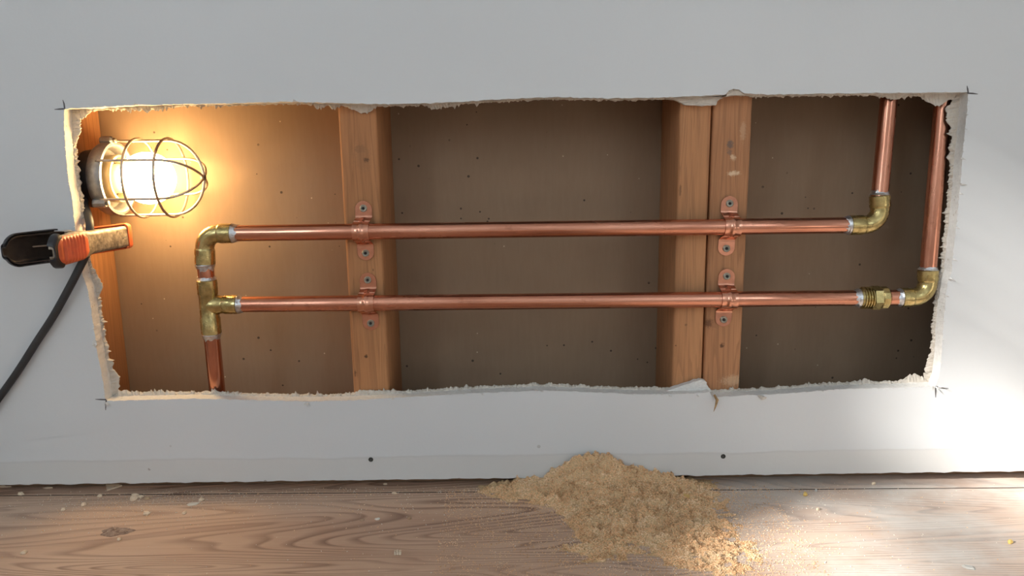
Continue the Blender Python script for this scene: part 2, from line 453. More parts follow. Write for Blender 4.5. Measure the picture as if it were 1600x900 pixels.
# curled burrs of face paper along the front edge: fibres nobody could count
m = MB()
def burr(p, d, L, wd):
    d = Vector(d).normalized(); side = d.cross(Vector((0, 1, 0)));
    if side.length < 1e-4: side = Vector((1, 0, 0))
    side.normalize(); b = len(m.v)
    tip = p + d * L; t2 = side.cross(d).normalized()
    m.v += [tuple(p - side * wd), tuple(p + side * wd), tuple(p + t2 * wd * 0.5), tuple(p + d * L * .6 + side * wd * .5), tuple(tip)]
    m.f += [(b, b + 1, b + 2), (b, b + 3, b + 1), (b + 1, b + 3, b + 2), (b, b + 2, b + 3), (b + 3, b + 4, b + 2), (b + 2, b + 4, b + 3)]; m.m += [0] * 6
for i in range(0, N, 2):
    if random.random() < 0.62:
        n = INW[i]; out = -n
        L = random.choice((0.0007, 0.001, 0.0014, 0.002))
        k = sidx(i)
        if k == 1: L *= 1.25
        burr(front[i], out * random.uniform(-0.2, 0.7) + Vector((random.uniform(-.4, .4), -random.uniform(0.5, 1.2), random.uniform(-.4, .4))), L, random.uniform(0.0003, 0.0009))
for x, y, L, dx, dz in [(1502,247,.005,.5,-.4),(1500,288,.007,.9,-.1),(1499,302,.004,.8,-.3),(1494,355,.004,.7,-.6),(1489,405,.005,.8,-.5),(1484,434,.008,.4,-.5),(1482,437,.006,.2,.3),(1477,462,.004,.7,-.2),
                        (1190,618,.005,.2,-.5),(1088,617,.004,.3,-.3),(1046,617,.004,-.3,-.3),(475,629,.006,.2,-.6),(480,629,.007,.3,-.6),(612,622,.005,.3,-.4),(752,614,.005,.4,-.5),(838,610,.006,-.3,.6),(845,611,.005,.4,.5),
                        (150,532,.005,-.7,-.1),(148,538,.004,-.6,-.3),(460,158,.004,-.2,.7),(213,164,.004,-.3,.6),(1462,604,.007,.2,-.9),(1466,604,.008,.9,0),(1458,604,.006,-.6,-.6),(166,628,.007,.1,-.9),(168,630,.006,.5,-.7)]:
    burr(P(x, y, 0), (dx, -1.0, dz), L, 0.0011)
    burr(P(x + 2, y + 1, 0), (dx + .3, -.6, dz), L * .7, 0.0009)
o = m.build('paper_burr', GYP, wall, smooth=False); tag(o, kind='stuff')

# broken lumps still hanging on the board
def lump(name, pix, Y0, Y1, parent, mat, rough=0.0006, label=None):
    """closed slab from a pixel outline standing at depth Y0..Y1, with a rough skin"""
    f = [P(x, y, Y0) for x, y in pix]; n = len(f); c = sum(f, Vector()) / n
    mm = MB(); rings = []
    for t, yy in ((0.0, Y0), (0.25, Y0), (0.75, Y1), (0.0, Y1)):
        for i, p in enumerate(f):
            q = p.lerp(c, 0.0 if t in (0.25, 0.75) else 0.25); q = Vector((q.x, yy, q.z))
            q += Vector((random.uniform(-1, 1), random.uniform(-1, 1), random.uniform(-1, 1))) * rough
            mm.v.append(tuple(q))
    mm.v.append((c.x, Y0 - 0.0004, c.z)); mm.v.append((c.x, Y1 + 0.0004, c.z))
    for r in range(3):
        for i in range(n):
            j = (i + 1) % n; mm.f.append((r * n + i, r * n + j, (r + 1) * n + j, (r + 1) * n + i)); mm.m.append(0)
    for i in range(n):
        j = (i + 1) % n
        mm.f.append((4 * n, j, i)); mm.m.append(0); mm.f.append((4 * n + 1, 3 * n + i, 3 * n + j)); mm.m.append(0)
    o = mm.build(name, mat, parent, smooth=False)
    if label: o['label'] = label
    return o
def dens(pl, k=4):
    out = []
    for a, b in zip(pl, pl[1:] + pl[:1]):
        for i in range(k): out.append((a[0] + (b[0] - a[0]) * i / k, a[1] + (b[1] - a[1]) * i / k))
    return out
lump('gypsum_lump', dens([(1040,153),(1060,158),(1072,164),(1100,165.5),(1119,164),(1121,157),(1130,153),(1120,151),(1080,151)]), 0.0085, 0.0158, wall, PAPER, 0.0005, 'crumbling grey lump hanging from the top edge above the double stud')
lump('gypsum_lump', dens([(1134,150),(1137.5,142),(1146,137.5),(1156,139),(1164,149)]), 0.003, 0.014, wall, PAPER, 0.0005, 'chipped brown-grey hollow in the top edge')
lump('gypsum_lump', dens([(1040,611),(1062,604),(1085,596),(1096,593.5),(1103,596),(1106,604),(1112,612),(1100,614),(1060,614)]), 0.009, 0.0157, wall, GYP, 0.0004, 'raised broken flake on the lower edge')
lump('gypsum_lump', dens([(146,531),(150,530),(151,539),(148,543),(144,540)]), -0.003, 0.001, wall, GYP, 0.0004, 'small white plaster blob on the left edge')
# long splinter of torn paper at the lower edge
m = MB()
a = P(1119, 620, -0.0005)
m.tube([a + Vector((-.002, 0, .002)), a + Vector((0, -.004, -.002)), a + Vector((-.002, -.007, -.007)), a + Vector((-.004, -.0075, -.013))], [0.0012, 0.0017, 0.0011, 0.0002], 6)
m.build('paper_splinter', simple('brown_splinter', (0.36, 0.22, 0.10), 0.8, 0, 0.3, 300), wall, smooth=False)
m = MB(); a = P(1192, 619, -0.0006)
m.tube([a + Vector((-.005, 0, .001)), a + Vector((-.001, -.002, -.001)), a + Vector((.003, -.002, -.001))], [0.0006, 0.0022, 0.0006], 7)
m.build('paper_splinter', PAPER, wall, smooth=False)
# pencil and saw overcut lines at the corners
def mark(pl, wd=0.0007):
    m = MB(); pts = [P(x, y, -0.00015) for x, y in pl]
    vs = []; fs = []
    for i, p in enumerate(pts):
        t = (pts[min(i + 1, len(pts) - 1)] - pts[max(i - 1, 0)]); n = Vector((-t.z, 0, t.x)).normalized()
        ww = wd * (0.35 if i == 0 else 1)
        vs += [p + n * ww, p - n * ww, p + n * ww + Vector((0, .0004, 0)), p - n * ww + Vector((0, .0004, 0))]
    for i in range(len(pts) - 1):
        b = i * 4; fs += [(b, b + 1, b + 5, b + 4), (b, b + 4, b + 6, b + 2), (b + 1, b + 3, b + 7, b + 5)]
    m.add(vs, fs); m.build('pencil_mark', PENCIL, wall, smooth=False)
for pl in ([(98,156),(100,162),(101,170)], [(85,171),(93,170.5),(101,170)], [(1511,134),(1512,139),(1513,146)], [(1528,147),(1520,146),(1512,145.5)],
           [(149,624),(158,624.3),(166,624.6)], [(165,641),(165,633),(166,625)], [(1462,621),(1462,612),(1462,604)], [(1482,607),(1472,606),(1462,604)]): mark(pl)
# drywall screws near the floor
def wall_screw(px, py, label):
    p = P(px, py, 0); o = MB()
    o.lathe(p + Vector((0, 0.0006, 0)), (0, -1, 0), [(0, 0.0024), (0.0009, 0.0025), (0.0012, 0.0021), (0.0008, 0.0014), (0.0004, 0.0004)], 18, cap=True)
    s = o.build('drywall_screw', simple('black_screw', (0.06, 0.06, 0.05), 0.4, 0.6), None)
    tag(s, label, 'screw'); r = MB()
    for a in (0.4, 0.4 + math.pi / 2):
        dx, dz = math.cos(a) * 0.0016, math.sin(a) * 0.0016; ex, ez = -math.sin(a) * 0.0003, math.cos(a) * 0.0003
        y0, y1 = -0.00035, 0.0
        r.add([(p.x + sx * dx + tx * ex, y, p.z + sx * dz + tx * ez) for y in (y0, y1) for sx, tx in ((-1, -1), (1, -1), (1, 1), (-1, 1))],
              [(0, 1, 2, 3), (4, 5, 6, 7), (0, 1, 5, 4), (1, 2, 6, 5), (2, 3, 7, 6), (3, 0, 4, 7)])
    r.build('cross_recess', BLACK, s, smooth=False)
wall_screw(579.5, 718, 'black drywall screw in a torn dimple low on the wall below the single stud')
wall_screw(1130, 713, 'clean black drywall screw head low on the wall right of the sawdust heap')

# ------------------------------------------------------------------ rest of the shell
m = MB(); m.box((RX0, BACK, 0), (RX1, RY1, RH)); tag(m.build('wall_back', PANEL, smooth=False, origin=(0, 0, 0)), kind='structure')
m = MB(); m.box((RX0 - .1, RY0 - .1, -0.04), (RX1 + .1, RY1 + .02, -0.018)); floor = m.build('floor', BLACK, smooth=False, origin=(0, 0, 0)); tag(floor, kind='structure')
sa, sb = PF(0, 773), PF(1600, 760.5); sl = (sb.y - sa.y) / (sb.x - sa.x)
def seam_y(x): return sa.y + (x - sa.x) * sl
def slab(y0a, y0b, y1a, y1b):
    m = MB(); z0, z1 = -.018, 0.0
    m.add([(RX0, y0a, z0), (RX1, y0b, z0), (RX1, y1b, z0), (RX0, y1a, z0), (RX0, y0a, z1), (RX1, y0b, z1), (RX1, y1b, z1), (RX0, y1a, z1)],
          [(3,2,1,0),(4,5,6,7),(0,1,5,4),(1,2,6,5),(2,3,7,6),(3,0,4,7)])
    m.build('plywood_sheet', PLY, floor, smooth=False, bevel=0.0004)
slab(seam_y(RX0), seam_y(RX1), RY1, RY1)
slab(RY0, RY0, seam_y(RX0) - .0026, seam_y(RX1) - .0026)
m = MB(); d0, d1 = seam_y(RX0), seam_y(RX1)      # dark strip: joint dirt plus the gap's shade put into its colour
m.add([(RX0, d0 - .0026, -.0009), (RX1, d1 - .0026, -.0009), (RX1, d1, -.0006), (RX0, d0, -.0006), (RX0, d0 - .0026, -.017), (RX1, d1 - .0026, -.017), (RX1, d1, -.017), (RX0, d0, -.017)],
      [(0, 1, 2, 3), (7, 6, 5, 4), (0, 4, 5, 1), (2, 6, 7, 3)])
m.build('joint_dirt_shade', simple('dark_joint_dirt_shade', (0.045, 0.028, 0.018), 0.9), floor, smooth=False)
m = MB(); m.box((RX0 - .1, RY0 - .1, RH), (RX1 + .1, RY1 + .02, RH + .1)); tag(m.build('ceiling', CEILM, smooth=False), kind='structure')
m = MB(); m.box((RX1, WE[1], 0), (RX1 + .1, RY1, RH)); m.box((RX1, RY0, 0), (RX1 + .1, WE[0], RH)); m.box((RX1, WE[0], 0), (RX1 + .1, WE[1], WE[2])); m.box((RX1, WE[0], WE[3]), (RX1 + .1, WE[1], RH)); tag(m.build('wall_right', ROOMW, smooth=False), kind='structure')
m = MB(); T = 0.1
m.box((RX0 - T, WL[1], 0), (RX0, RY1, RH)); m.box((RX0 - T, WL[0], 0), (RX0, WL[1], WL[2])); m.box((RX0 - T, WL[0], WL[3]), (RX0, WL[1], RH)); m.box((RX0 - T, WR[1], 0), (RX0, WL[0], RH))
m.box((RX0 - T, RY0, 0), (RX0, WR[0], RH)); m.box((RX0 - T, WR[0], 0), (RX0, WR[1], WR[2])); m.box((RX0 - T, WR[0], WR[3]), (RX0, WR[1], RH))
tag(m.build('wall_left', ROOMW, smooth=False), kind='structure')
m = MB(); m.box((RX0 - T, RY0 - T, 0), (RX1 + T, RY0, RH)); tag(m.build('wall_rear', ROOMW, smooth=False), kind='structure')
def frame_window(name, boxes, bars):
    f = MB()
    for a, b in boxes: f.box(a, b)
    o = f.build(name, FRAMEM, smooth=False); tag(o, kind='structure')
    for a, b in bars:
        g = MB(); g.box(a, b); g.build('muntin', FRAMEM, o, smooth=False)
xa, xb = RX0 - 0.065, RX0 - 0.035
frame_window('window_1', [((xa, WL[0], WL[2]), (xb, WL[1], WL[2] + .004)), ((xa, WL[0], WL[3] - .03), (xb, WL[1], WL[3])), ((xa, WL[0], WL[2]), (xb, WL[0] + .03, WL[3])), ((xa, WL[1] - .004, WL[2]), (xb, WL[1], WL[3]))],
             [((xa, WL[0], 1.213), (xb, WL[1], 1.243))])
sun_window = bpy.data.objects['window_1']
for k in range(9):        # unseen slats, added to dim the sun through the window's upper part
    g = MB(); z = 1.375 + .025 * k; g.box((RX0 - .030, WL[0] + .004, z), (RX0 - .028, WL[1] - .004, z + .0165)); g.build('sun_dimming_slat', FRAMEM, sun_window, smooth=False)
ym = (WR[0] + WR[1]) / 2
frame_window('window_2', [((xa, WR[0], WR[2]), (xb, WR[1], WR[2] + .05)), ((xa, WR[0], WR[3] - .05), (xb, WR[1], WR[3])), ((xa, WR[0], WR[2]), (xb, WR[0] + .05, WR[3])), ((xa, WR[1] - .05, WR[2]), (xb, WR[1], WR[3]))],
             [((xa, ym - .02, WR[2]), (xb, ym + .02, WR[3]))])

xc, xd = RX1 + 0.035, RX1 + 0.065; ym = (WE[0] + WE[1]) / 2  # unseen right-wall window, added to brighten that side of the room
frame_window('added_window_3', [((xc, WE[0], WE[2]), (xd, WE[1], WE[2] + .05)), ((xc, WE[0], WE[3] - .05), (xd, WE[1], WE[3])), ((xc, WE[0], WE[2]), (xd, WE[0] + .05, WE[3])), ((xc, WE[1] - .05, WE[2]), (xd, WE[1], WE[3]))],
             [((xc, ym - .02, WE[2]), (xd, ym + .02, WE[3]))])

# ------------------------------------------------------------------ framing timber
def stud(px0, px1, py, mat, label, Y0=DW, x0=None, bev=0.003):
    a = P(px0, py, Y0).x if x0 is None else x0; b = P(px1, py, Y0).x if px1 is not None else None
    m = MB(); m.box((a, Y0 + 0.0002, 0.038), (b, BACK - 0.0002, 2.3))
    o = m.build('timber_stud', mat, None, smooth=True, sharp=60, bevel=bev, origin=((a + b) / 2, (Y0 + BACK) / 2, 0.038))
    tag(o, label, 'stud', 'timber studs in the opening'); return a, b
def marks_for(x0, x1, lst, Y0=DW):
    xc = (x0 + x1) / 2; out = []
    for px, py, rx, rz, col, al in lst:
        p = P(px, py, Y0); out.append(((p.x - xc, Y0 - (Y0 + BACK) / 2, p.z - 0.038), (rx, 0.01, rz), col, al))
    return out
DK = (0.10, 0.045, 0.02); PALE = (0.80, 0.62, 0.42); GREY = (0.16, 0.12, 0.10)
x0, x1 = P(539.5, 386, DW).x, P(598, 386, DW).x
stud(539.5, 598, 386, mat_wood('stud_pine_knotty', (0.47, 0.205, 0.083), (0.58, 0.28, 0.12), 'Z', 150,
     marks_for(x0, x1, [(572, 250, .003, .0022, DK, .9), (562, 233, .006, .004, (0.25, .12, .06), .45), (566, 245, .009, .014, (0.30, .15, .07), .30), (572, 557, .0016, .0022, DK, .95), (555, 583, .0012, .004, DK, .7), (583, 422, .001, .0015, DK, .7), (598, 350, .0008, .006, DK, .8)])),
     'single knotty pine stud between the lamp bay and the wide middle bay')
x0, x1 = P(1056, 386, DW).x, P(1104.5, 386, DW).x
stud(1056, 1104.5, 386, mat_wood('stud_pine_striped', (0.50, 0.23, 0.10), (0.61, 0.305, 0.14), 'Z', 190,
     marks_for(x0, x1, [(1063, 298, .0012, .006, DK, .6), (1072, 508, .0014, .0014, DK, .5), (1056, 540, .0008, .0008, DK, .8)])),
     'straight-grained pine stud, left one of the doubled pair')
x0, x1 = P(1106.8, 386, DW).x, P(1165.5, 386, DW).x
stud(1106.8, 1165.5, 386, mat_wood('stud_pine_scraped', (0.44, 0.20, 0.09), (0.56, 0.275, 0.13), 'Z', 170,
     marks_for(x0, x1, [(1141, 226, .0035, .0045, GREY, .8), (1140, 238, .003, .003, GREY, .55), (1146, 271, .0065, .0024, PALE, .8), (1145, 246, .003, .003, PALE, .6), (1161, 205, .003, .010, PALE, .22),
                        (1107, 505, .004, .005, DK, .8), (1114, 506, .006, .006, (.28, .12, .06), .4), (1128, 540, .0026, .0026, DK, .9), (1145, 595, .012, .006, PALE, .35)])),
     'scraped pine stud with nail hole and staple marks, right one of the doubled pair', bev=0.002)
xs = P(180, 390, BACK).x
m = MB(); m.box((xs - 0.038, DW + .0002, 0.038), (xs, BACK - .0002, 2.3))
o = m.build('timber_stud', mat_wood('stud_pine_orange', (0.44, 0.19, 0.075), (0.54, 0.26, 0.105), 'Z', 120), None, sharp=60, bevel=0.003)
tag(o, 'orange-brown pine stud at the left end of the opening behind the lamp', 'stud', 'timber studs in the opening')
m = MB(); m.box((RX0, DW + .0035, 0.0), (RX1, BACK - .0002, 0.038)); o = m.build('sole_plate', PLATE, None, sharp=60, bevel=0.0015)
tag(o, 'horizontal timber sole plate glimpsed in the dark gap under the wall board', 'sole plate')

# ------------------------------------------------------------------ copper pipework
R = 0.00795
def Yp(px):
    e = 0.0150; s = DW - R - 0.0003
    if px < 540: return s + (e - s) * smooth01((540 - px) / 190)
    if px > 1185: return s + (e - s) * smooth01((px - 1185) / 140)
    return s
def up_y(px): return 364.6 + (px - 365) * (352.0 - 364.6) / 955
def lo_y(px): return 475.6 + (px - 375) * (465.6 - 475.6) / 960
def UP(px): return P(px, up_y(px), Yp(px))
def LO(px): return P(px, lo_y(px), Yp(px))
YE = 0.0150
pw = thing('copper_pipework', (UP(322).x, YE, 0.1), 'soldered copper pipe run with brass fittings crossing the wall opening in two parallel lines', 'pipework')
def pipe(path, r=R, label=None):
    path = [Vector(q) for q in path]; dv = path[-1] - path[0]
    m = MB(); m.tube(path, r, 28); o = m.build('pipe', COPPERV if abs(dv.z) > abs(dv.x) else COPPER, pw) 
    if label: o['label'] = label
    return o
pipe([UP(352 + (1338 - 352) * i / 48) for i in range(49)], label='upper horizontal copper pipe')
pipe([LO(362 + (1345 - 362) * i / 48) for i in range(49)], label='lower horizontal copper pipe')
def solder(pt, d, r0=0.0092, L=0.004, smear=0.007, parent=None):
    """lumpy silver bead at a cup mouth, thinning out along the pipe"""
    m = MB(); d = Vector(d).normalized(); n = d.orthogonal().normalized(); b = d.cross(n); seg = 28
    hs = [0.0, 0.15, 0.35, 0.55, 0.8, 1.0]; rr = [r0, r0 + 0.0004, r0 - 0.0002, R + 0.0006, R + 0.0003, R - 0.0001]
    vs = []; fs = []
    for h, r in zip(hs, rr):
        for k in range(seg):
            a = 2 * math.pi * k / seg; nz = fbm((math.cos(a) * 3 + pt[0] * 90, math.sin(a) * 3, h * 3 + pt[2] * 70), 3)
            LL = L + (smear - L) * (0.5 + nz) if h > 0.3 else L
            vs.append(Vector(pt) + d * (h * LL) + n * math.cos(a) * (r + nz * 0.00035) + b * math.sin(a) * (r + nz * 0.00035))
    for i in range(len(hs) - 1):
        for k in range(seg): fs.append((i * seg + k, i * seg + (k + 1) % seg, (i + 1) * seg + (k + 1) % seg, (i + 1) * seg + k))
    m.add(vs, fs); o = m.build('solder_joint', SOLDER, parent, recalc=True); return o
def elbow(a, cnr, b, rb=0.014, label=None):
    """street-type sweep elbow: cup, bend, cup"""
    a, cnr, b = Vector(a), Vector(cnr), Vector(b)
    d1 = (cnr - a).normalized(); d2 = (b - cnr).normalized(); ang = d1.angle(d2); t = rb * math.tan(ang / 2)
    s = cnr - d1 * t; e = cnr + d2 * t
    path = []; rad = []; rc, rbnd = 0.0098, 0.0090
    L1 = (s - a).length; L2 = (b - e).length
    for h, r in ((0, rc - .0008), (0.0005, rc), (L1 - 0.0022, rc), (L1 - 0.0012, rc - .0002), (L1 - 0.0004, rbnd)):
        path.append(a + d1 * h); rad.append(r)
    cen = s + (d2 - d1 * d1.dot(d2)).normalized() * rb
    for i in range(0, 13):
        u = i / 12; th = ang * u
        v = s - cen; ax = d1.cross(d2).normalized()
        path.append(cen + Matrix.Rotation(th, 3, ax) @ v); rad.append(rbnd)
    for h, r in ((L2 - 0.0004, rbnd), (L2 - .0012, rc - .0002), (L2 - .0022, rc), (.0005, rc), (0, rc - .0008)):
        path.append(b - d2 * h); rad.append(r)
    m = MB(); m.tube(path, rad, 30, ref=d1.cross(d2)); o = m.build('elbow', BRASS, pw, sharp=50)
    if label: o['label'] = label
    return o
# left riser: elbow, nipple, tee, drop
XV = lambda y: 319 + (y - 400) * (331 - 319) / 120.0
cn = P(319.5, 365.2, YE)
e1 = elbow(UP(363), cn, P(320.5, 412.5, YE), 0.0150, 'bright brass elbow at the top of the left riser')
solder(UP(363), UP(380) - UP(363), parent=e1); solder(P(320.5, 412.5, YE), P(322, 425, YE) - P(320.5, 412.5, YE), parent=e1)
pipe([P(320, 405, YE), P(323.5, 445, YE)], label='short copper nipple between elbow and tee')
tt, tb = P(323, 437, YE), P(330.5, 521, YE + 0.001)
ax = (tb - tt).normalized(); LT = (tb - tt).length
m = MB(); rc = 0.0099
m.lathe(tt, ax, [(0, rc - .0008), (.0006, rc), (.014, rc), (.0155, rc - .0007), (LT - .0175, rc - .0007), (LT - .016, rc), (LT - .0006, rc), (LT, rc - .0008)], 30)
bc = tt + ax * ((tt - LO(326)).length * 1.0)
bdir = (LO(372) - LO(330)).normalized(); bst = LO(327); bl = (LO(372) - bst).length
m.lathe(bst, bdir, [(0, .0088), (.0095, .0100), (.0112, .0093), (.0135, .0090), (bl - .014, .0090), (bl - .0128, .0097), (bl - .0006, .0097), (bl, .0089)], 30)
tee = m.build('tee', BRASS, pw, sharp=50); tee['label'] = 'olive brass tee joining the lower pipe to the left riser'
solder(LO(372), bdir, parent=tee); solder(tb, ax, parent=tee); solder(tt, -ax, L=.003, smear=.004, parent=tee)
pb = P(339.8, 614, 0.0268)
pipe([tb - (pb - tb).normalized() * .006, tb, tb.lerp(pb, .5), pb, pb + (pb - tb).normalized() * 0.03, Vector((pb.x + .004, .036, .055)), Vector((pb.x + .004, .036, 0.039))], label='copper drop below the tee, running down behind the wall board')
# upper right elbow and riser
uc = P(1375.5, 350.8, YE); uv = P(1374.5, 305.5, YE + 0.002)
e2 = elbow(UP(1327), uc, uv, 0.0150, 'brass elbow turning the upper pipe upward')
solder(UP(1327), UP(1310) - UP(1327), parent=e2); 
ut = P(1389.3, 148, 0.0272)
solder(uv, ut - uv, L=.003, smear=.005, parent=e2)
pipe([uv - (ut - uv).normalized() * .006, uv, uv.lerp(ut, .5), ut, ut + (ut - uv).normalized() * .05, Vector((ut.x, .045, ut.z + .15)), Vector((ut.x, .045, ut.z + .9))], label='shorter right-hand riser above the upper elbow')
# lower right: union, nipple, elbow, riser
ue = LO(1341); ud = (LO(1400) - LO(1330)).normalized(); px2 = (LO(1400) - LO(1330)).length / 70
m = MB(); L = lambda p: (p - 1341) * px2
pr = [(0, .0088), (L(1345), .0093)]
for k in range(4):
    h = L(1346 + 4 * k); pr += [(h, .0094), (h + .0006, .0112), (h + .0014, .0112), (h + .0020, .0096)]
m.lathe(ue, ud, pr + [(L(1362), .0098)], 30)
m.lathe(ue, ud, [(L(1361), .0108), (L(1361.7), .0121), (L(1373.5), .0121), (L(1374.5), .0108)], 6, ref=(0, .3, 1))
m.lathe(ue, ud, [(L(1374), .0108), (L(1375), .0114), (L(1384), .0114), (L(1386), .0098), (L(1388), .0085)], 12, ref=(0, .1, 1))
un = m.build('union_coupling', BRASS, pw, sharp=25); un['label'] = 'threaded brass union with hex nut on the lower pipe'
solder(LO(1343), -ud, L=.004, smear=.007, parent=un)
pipe([LO(1380), LO(1415)], label='short copper stub between union and elbow')
lc = P(1449.5, 464.6, YE); lv = P(1450.0, 422, YE + .002)
e3 = elbow(LO(1407), lc, lv, 0.0150, 'brass elbow at the lower right corner of the opening')
solder(LO(1407), -ud, L=.003, smear=.005, parent=e3)
lt = P(1473.8, 152, 0.0275)
solder(lv, lt - lv, L=.0025, smear=.0035, parent=e3)
pipe([lv - (lt - lv).normalized() * .006, lv, lv.lerp(lt, .5), lt, lt + (lt - lv).normalized() * .05, Vector((lt.x + .02, .045, lt.z + .15)), Vector((lt.x + .02, .045, lt.z + .9))], label='longer right-hand riser beside the sawn edge')

# ------------------------------------------------------------------ two-hole copper straps
STRAP = simple('strap_copper', (0.68, 0.32, 0.21), 0.2, 0.93, 0.12, 200, 0.08, 300, 0.0004)
def strap(cen, tilt, bend, label):
    """cen on the stud face at pipe height; built flat-on, then leaned by tilt"""
    th = 0.0011; Rp = R + 0.0004; ew = 0.0082
    prof = []                              # (v, height)
    for v in np.linspace(0.0295, 0.0140, 12): prof.append((v, 0.0003))
    prof += [(0.0128, 0.0007), (0.0117, 0.0019), (0.0106, 0.0036), (0.0094, 0.0056)]
    for k in range(0, 13):
        a = math.radians(-8 + 98 * k / 12); prof.append((Rp * math.cos(a) if k else Rp + .0002, R + Rp * math.sin(a)))
    prof = prof + [(-v, h) for v, h in reversed(prof[:-1])]
    us = [-1, -.8, -.42, -.30, -.17, 0, .17, .30, .42, .8, 1]; bumpu = [0, 0, 0, .35, .85, 1, .85, .35, 0, 0, 0]
    n = len(us); grid = []
    for v, h in prof:
        e = 0.0295 - abs(v)
        wv = ew * math.sqrt(max(0.02, 1 - max(0, (0.0082 - e) / 0.0082) ** 2)) if e < 0.0082 else ew
        if abs(v) < 0.0135: wv = ew * (0.97)
        rib = smooth01((0.0135 - abs(v)) / 0.004) * 0.0011
        # direction of the rib: outwards from the arch
        dv, dh = (v, h - R) if abs(v) < Rp + .0015 else (0, 1); l = math.hypot(dv, dh) or 1
        if abs(v) >= 0.0094: dv, dh, l = (1 if v > 0 else -1) * .6, .8, 1
        grid.append([(u * wv, v + dv / l * rib * b, h + dh / l * rib * b, dv / l, dh / l) for u, b in zip(us, bumpu)])
    def W(u, v, h):
        sh = bend * smooth01((0.0145 - abs(v)) / 0.006)        # the arch sits a little aside of the tabs
        uu = u + sh; c, s = math.cos(tilt), math.sin(tilt)
        return (cen.x + uu * c - v * s, cen.y - h, cen.z + uu * s + v * c)
    nv = len(prof); vs = []; fs = []
    for g in grid:
        for u, v, h, a, b in g: vs.append(W(u, v, h))
    for g in grid:
        for u, v, h, a, b in g:
            flat = abs(v) > 0.0130
            vs.append(W(u, v + (0 if flat else a * th), h + (th if flat else b * th)))
    o = nv * n
    for i in range(nv - 1):
        for k in range(n - 1):
            q = (i * n + k, i * n + k + 1, (i + 1) * n + k + 1, (i + 1) * n + k)
            fs.append(q); fs.append(tuple(x + o for x in reversed(q)))
        fs.append((i * n, (i + 1) * n, o + (i + 1) * n, o + i * n)); fs.append((i * n + n - 1, o + i * n + n - 1, o + (i + 1) * n + n - 1, (i + 1) * n + n - 1))
    for k in range(n - 1):
        fs.append((k, o + k, o + k + 1, k + 1)); b = (nv - 1) * n; fs.append((b + k, b + k + 1, o + b + k + 1, o + b + k))
    t = thing('pipe_strap', (cen.x, cen.y, cen.z - .03), label, 'pipe strap', 'two-hole copper straps')
    m = MB(); m.add(vs, fs); m.build('strap_band', STRAP, t, sharp=40)
    for sg in (1, -1):
        c = Vector(W(0, 0.0222 * sg, th + .0003))
        m = MB(); m.lathe(c + Vector((0, .0010, 0)), (0, -1, 0), [(0, .0034), (.0014, .0037), (.0022, .0036), (.0027, .0030), (.0026, .0019), (.0014, .0017), (.0013, .0002)], 20)
        s = m.build('screw', SCREW, t)
        m = MB(); m.lathe(c + Vector((0, -.0008, 0)), (0, -1, 0), [(0, .0014), (.0003, .0015)], 6); m.build('socket', BLACK, s, smooth=False)
def on_stud(px, f): p = P(px, f(px), DW); q = (UP if f is up_y else LO)(px); return Vector((q.x, DW, q.z))
strap(on_stud(567.5, up_y), 0.0, -0.0016, 'copper strap on the single stud holding the upper pipe, arch pushed left')
strap(on_stud(575.0, lo_y), 0.02, -0.0012, 'copper strap on the single stud holding the lower pipe')
strap(on_stud(1140.5, up_y), -0.03, 0.0016, 'copper strap on the double stud holding the upper pipe')
strap(on_stud(1136.0, lo_y), -0.03, 0.0012, 'copper strap on the double stud holding the lower pipe, bright lower tab')

# ------------------------------------------------------------------ caged lamp on the left stud
CASTM = simple('cast_aluminium', (0.30, 0.29, 0.28), 0.5, 0.75, 0.2, 160, 0.25, 400, 0.0006)
DARKP = simple('black_plastic', (0.018, 0.016, 0.015), 0.5)
WIREM = simple('cage_wire', (0.50, 0.43, 0.36), 0.35, 0.85, 0.2, 200)
def emis(name, col, st):
    k = NT(name); k.setb(Base_Color=(1, 1, 1)); k.b.inputs['Emission Color'].default_value = (*col, 1); k.b.inputs['Emission Strength'].default_value = st
    return k.mat
YL = 0.0565; lz = P(190, 279, YL).z
def LX(px): return P(px, 279, YL).x
A = Vector((LX(139), YL, lz)); AX = Vector((1, 0, 0))
A.x = max(A.x, xs + 0.0003)
lamp = thing('cage_lamp', (xs, YL, lz), 'lit caged bulkhead lamp with grey metal housing fixed on the left stud', 'lamp')
h0 = 0.0
def hx(px): return LX(px) - A.x
m = MB(); m.lathe(A, AX, [(0, .027), (.001, .029), (hx(158), .0305), (hx(160), .030)], 36); m.build('base', DARKP, lamp)
hb, hf = hx(160), hx(186)
m = MB(); m.lathe(A, AX, [(hb, .029), (hb + .002, .0345), (hb + .006, .0370), (hf - .003, .0378), (hf, .0370), (hf + .0005, .0345), (hf - .0015, .0330), (hf - .004, .0322), (hf - .0105, .0300), (hf - .011, .010)], 44, cap=False)
hs = m.build('housing', CASTM, lamp)
m = MB(); m.lathe(A, AX, [(hf - .0105, .0235), (hf + .001, .0245), (hf + .003, .0240), (hf + .003, .0215), (hf - .009, .0205)], 40, cap=False)
m.build('globe_collar', simple('brassy_collar', (0.36, 0.28, 0.17), 0.4, 0.6), hs)
m = MB(); m.lathe(A, AX, [(hf - .0105, .0150), (hf + .002, .0148), (hf + .004, .0135), (hf + .006, .0130)], 28); m.build('socket', simple('porcelain', (0.42, 0.36, 0.28), 0.4), lamp)
